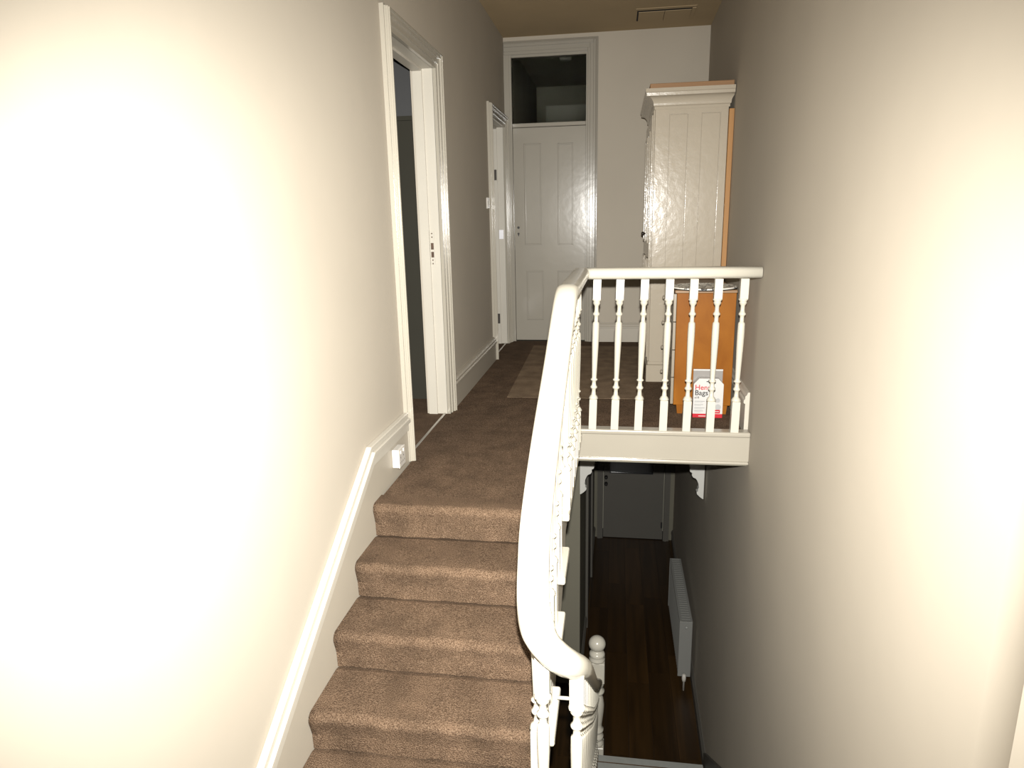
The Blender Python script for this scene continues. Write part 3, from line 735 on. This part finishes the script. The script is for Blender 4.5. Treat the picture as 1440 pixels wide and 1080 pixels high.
for k in range(4):
    z0 = cz0 + 0.004 + k * (hh + 0.004)
    dr = obj('drawer', B((cx0 - 0.018, cx0 - 0.001, cy0 + 0.004, cy1 - 0.004, z0, z0 + hh), (cx0, cx0 + 0.26, cy0 + 0.03, cy1 - 0.03, z0 + 0.02, z0 + hh - 0.03)), M['drawer'], ch, 0.002)
    for y in (cy0 + 0.17, cy1 - 0.17):
        bm = bmesh.new(); lathe(bm, [(0.005, 0.0), (0.005, -0.010), (0.013, -0.016), (0.013, -0.024), (0.007, -0.028)], 12, (cx0 - 0.018, y, z0 + hh / 2), 'x'); obj('knob', bm, M['drawer'], dr)
for x in (cx0 + 0.018, cx1 - 0.06):
    for y in (cy0 + 0.001, cy1 - 0.041):
        bm = bmesh.new(); prism(bm, [(x + 0.006, 0.0025), (x + 0.036, 0.0025), (x + 0.042, cz0), (x, cz0)], y, y + 0.04, 1); obj('leg', bm, M['birch'], ch)

# round woven mat on the chest
bm = bmesh.new(); pr = [(0.05, 0.0), (0.178, 0.0), (0.186, 0.004), (0.188, 0.009), (0.184, 0.014), (0.175, 0.012), (0.05, 0.010)]
lathe(bm, pr, 40)
tt = obj('round_mat', bm, M['weave']); tt.location = (0.508, 4.075, cz1 + 0.0185)
tag(tt, 'round black and white patterned mat lying on the birch chest', 'mat')
bm = bmesh.new(); sweep(bm, [(0.187 * math.cos(a), 0.187 * math.sin(a), 0.0035) for a in [2 * math.pi * i / 48 for i in range(49)]], [(0.003 * math.cos(a), 0.003 * math.sin(a)) for a in [2 * math.pi * i / 6 for i in range(6)]])
e_ = obj('rim', bm, M['black']); e_.parent = tt

# ---------------------------------------------------------------- box of vacuum cleaner bags
bx = thing('vacuum_bag_box', (0.54, 3.91, 0.002), 'white and red carton of vacuum cleaner bags propped against the birch chest', 'box')
px0, px1, py = 0.457, 0.624, 3.885
bm = B((px0, px1, py, py + 0.05, 0.003, 0.026)); obj('red_base', bm, M['red_ink'], bx, 0.001)
bm = bmesh.new(); prism(bm, [(px0, 0.026), (px1, 0.026), (px1, 0.203), (px1 - 0.030, 0.236), (px0 + 0.030, 0.236), (px0, 0.203)], py, py + 0.05, 1); obj('front_card', bm, M['white_card'], bx, 0.001)
obj('back_card', B((px0 + 0.001, px1 - 0.001, py + 0.0505, py + 0.056, 0.003, 0.272)), M['grey_card'], bx)
obj('top_edge', B((px0 + 0.001, px1 - 0.001, py + 0.048, py + 0.058, 0.272, 0.280)), M['white_card'], bx)
bm = B((0.527, 0.553, py - 0.0006, py, 0.216, 0.221), (0.537, 0.543, py - 0.0006, py, 0.221, 0.229)); obj('hang_slot', bm, M['black_ink'], bx)
def text(parent, body, size, x, z, m, off=0.0, name='lettering', y=py - 0.0004):
    cu = bpy.data.curves.new(name, 'FONT'); cu.body = body; cu.size = size; cu.extrude = 0.0002; cu.offset = off
    to = bpy.data.objects.new(name, cu); COL.objects.link(to)
    dg = bpy.context.evaluated_depsgraph_get(); me = bpy.data.meshes.new_from_object(to.evaluated_get(dg))
    bpy.data.objects.remove(to); me.transform(Matrix.Rotation(math.pi / 2, 4, 'X')); me.transform(Matrix.Translation((x, y, z)))
    me.materials.clear(); me.materials.append(m)
    return obj(name, me, None, parent)
text(bx, 'Henry', 0.042, px0 + 0.007, 0.170, M['red_ink'], 0.0005)
text(bx, 'Bags', 0.042, px0 + 0.007, 0.138, M['black_ink'], 0.0005)
text(bx, 'x10', 0.017, px0 + 0.007, 0.118, M['black_ink'], 0.0003)
for i, z in enumerate((0.100, 0.080, 0.060, 0.042)):
    for j in range(2):
        w_ = (0.058, 0.045)[j] - 0.008 * (i % 2)
        obj('small_print', B((px0 + 0.008, px0 + 0.008 + w_, py - 0.0005, py, z - j * 0.007, z + 0.0028 - j * 0.007)), M['pale_ink'] if j else M['grey_ink'], bx)
for (x, z, r_, k) in ((0.595, 0.107, 0.013, 'pale_ink'), (0.572, 0.092, 0.0065, 'red_ink'), (0.597, 0.068, 0.017, 'pale_ink'), (0.572, 0.066, 0.008, 'pale_ink')):
    bm = bmesh.new(); lathe(bm, [(r_, 0), (r_, -0.0006)], 18, (x, py, z), 'y'); obj('printed_disc', bm, M[k], bx)
obj('red_panel', B((0.560, 0.610, py - 0.0006, py, 0.030, 0.052)), M['red_ink'], bx)
obj('small_print', B((0.566, 0.604, py - 0.0010, py - 0.0006, 0.039, 0.043)), M['white_card'], bx)
obj('small_print', B((0.490, 0.535, py - 0.0006, py, 0.011, 0.015)), M['white_card'], bx)

# ---------------------------------------------------------------- socket, light switch, ceiling hatch
so = thing('wall_socket', (XL + 0.026, 2.80, 0.11), 'white double wall socket on the skirting beside the first doorway', 'socket')
obj('back_box', B((XL + 0.0165, XL + 0.046, 2.765, 2.850, 0.062, 0.148)), M['plastic'], so, 0.003)
obj('face_plate', B((XL + 0.0462, XL + 0.052, 2.763, 2.852, 0.060, 0.150)), M['plastic'], so, 0.003)
for y in (2.785, 2.825):
    obj('rocker', B((XL + 0.052, XL + 0.057, y - 0.006, y + 0.006, 0.126, 0.142)), M['plastic'], so, 0.001)
    for a, b in ((0.0, 0.108), (-0.010, 0.085), (0.010, 0.085)):
        obj('pin_hole', B((XL + 0.0519, XL + 0.0524, y + a - 0.002, y + a + 0.002, b - 0.004, b + 0.004)), M['hole'], so)
sw = thing('light_switch', (XL, 5.39, 1.27), 'white light switch on the left wall before the second doorway', 'light switch')
obj('face_plate', B((XL + 0.0005, XL + 0.013, 5.345, 5.43, 1.228, 1.312)), M['plastic'], sw, 0.003)
obj('rocker', B((XL + 0.013, XL + 0.020, 5.38, 5.395, 1.255, 1.285)), M['plastic'], sw, 0.002)

ht = thing('ceiling_hatch', (0.34, 5.95, ZC), 'small ceiling hatch with a dark gap along its near edge', 'hatch')
hx0, hx1, hy0, hy1 = 0.145, 0.550, 5.80, 6.09
for b in ((hx0 - 0.02, hx1 + 0.03, hy0 - 0.05, hy0, ZC - 0.005, ZC - 0.0005), (hx1, hx1 + 0.03, hy0, hy1 - 0.05, ZC - 0.008, ZC - 0.0005)):
    obj('frame_strip', B(b), M['ceil'], ht, 0.002)
obj('painted_gap_shade', B((hx0 - 0.008, hx1, hy0, hy1, ZC - 0.003, ZC - 0.0005)), M['hole'], ht)  # black sheet under the ceiling, paints the shade of the hatch gap
for x0_, x1_ in ((hx0 + 0.004, (hx0 + hx1) / 2 - 0.002), ((hx0 + hx1) / 2 + 0.002, hx1 - 0.002)):
    bm = bmesh.new()
    prism(bm, [(hy0 + 0.042, ZC - 0.006), (hy1 + 0.03, ZC - 0.010), (hy1 + 0.03, ZC - 0.003), (hy0 + 0.042, ZC - 0.0032)], x0_, x1_, 0)
    obj('hatch_panel', bm, M['ceil'], ht)
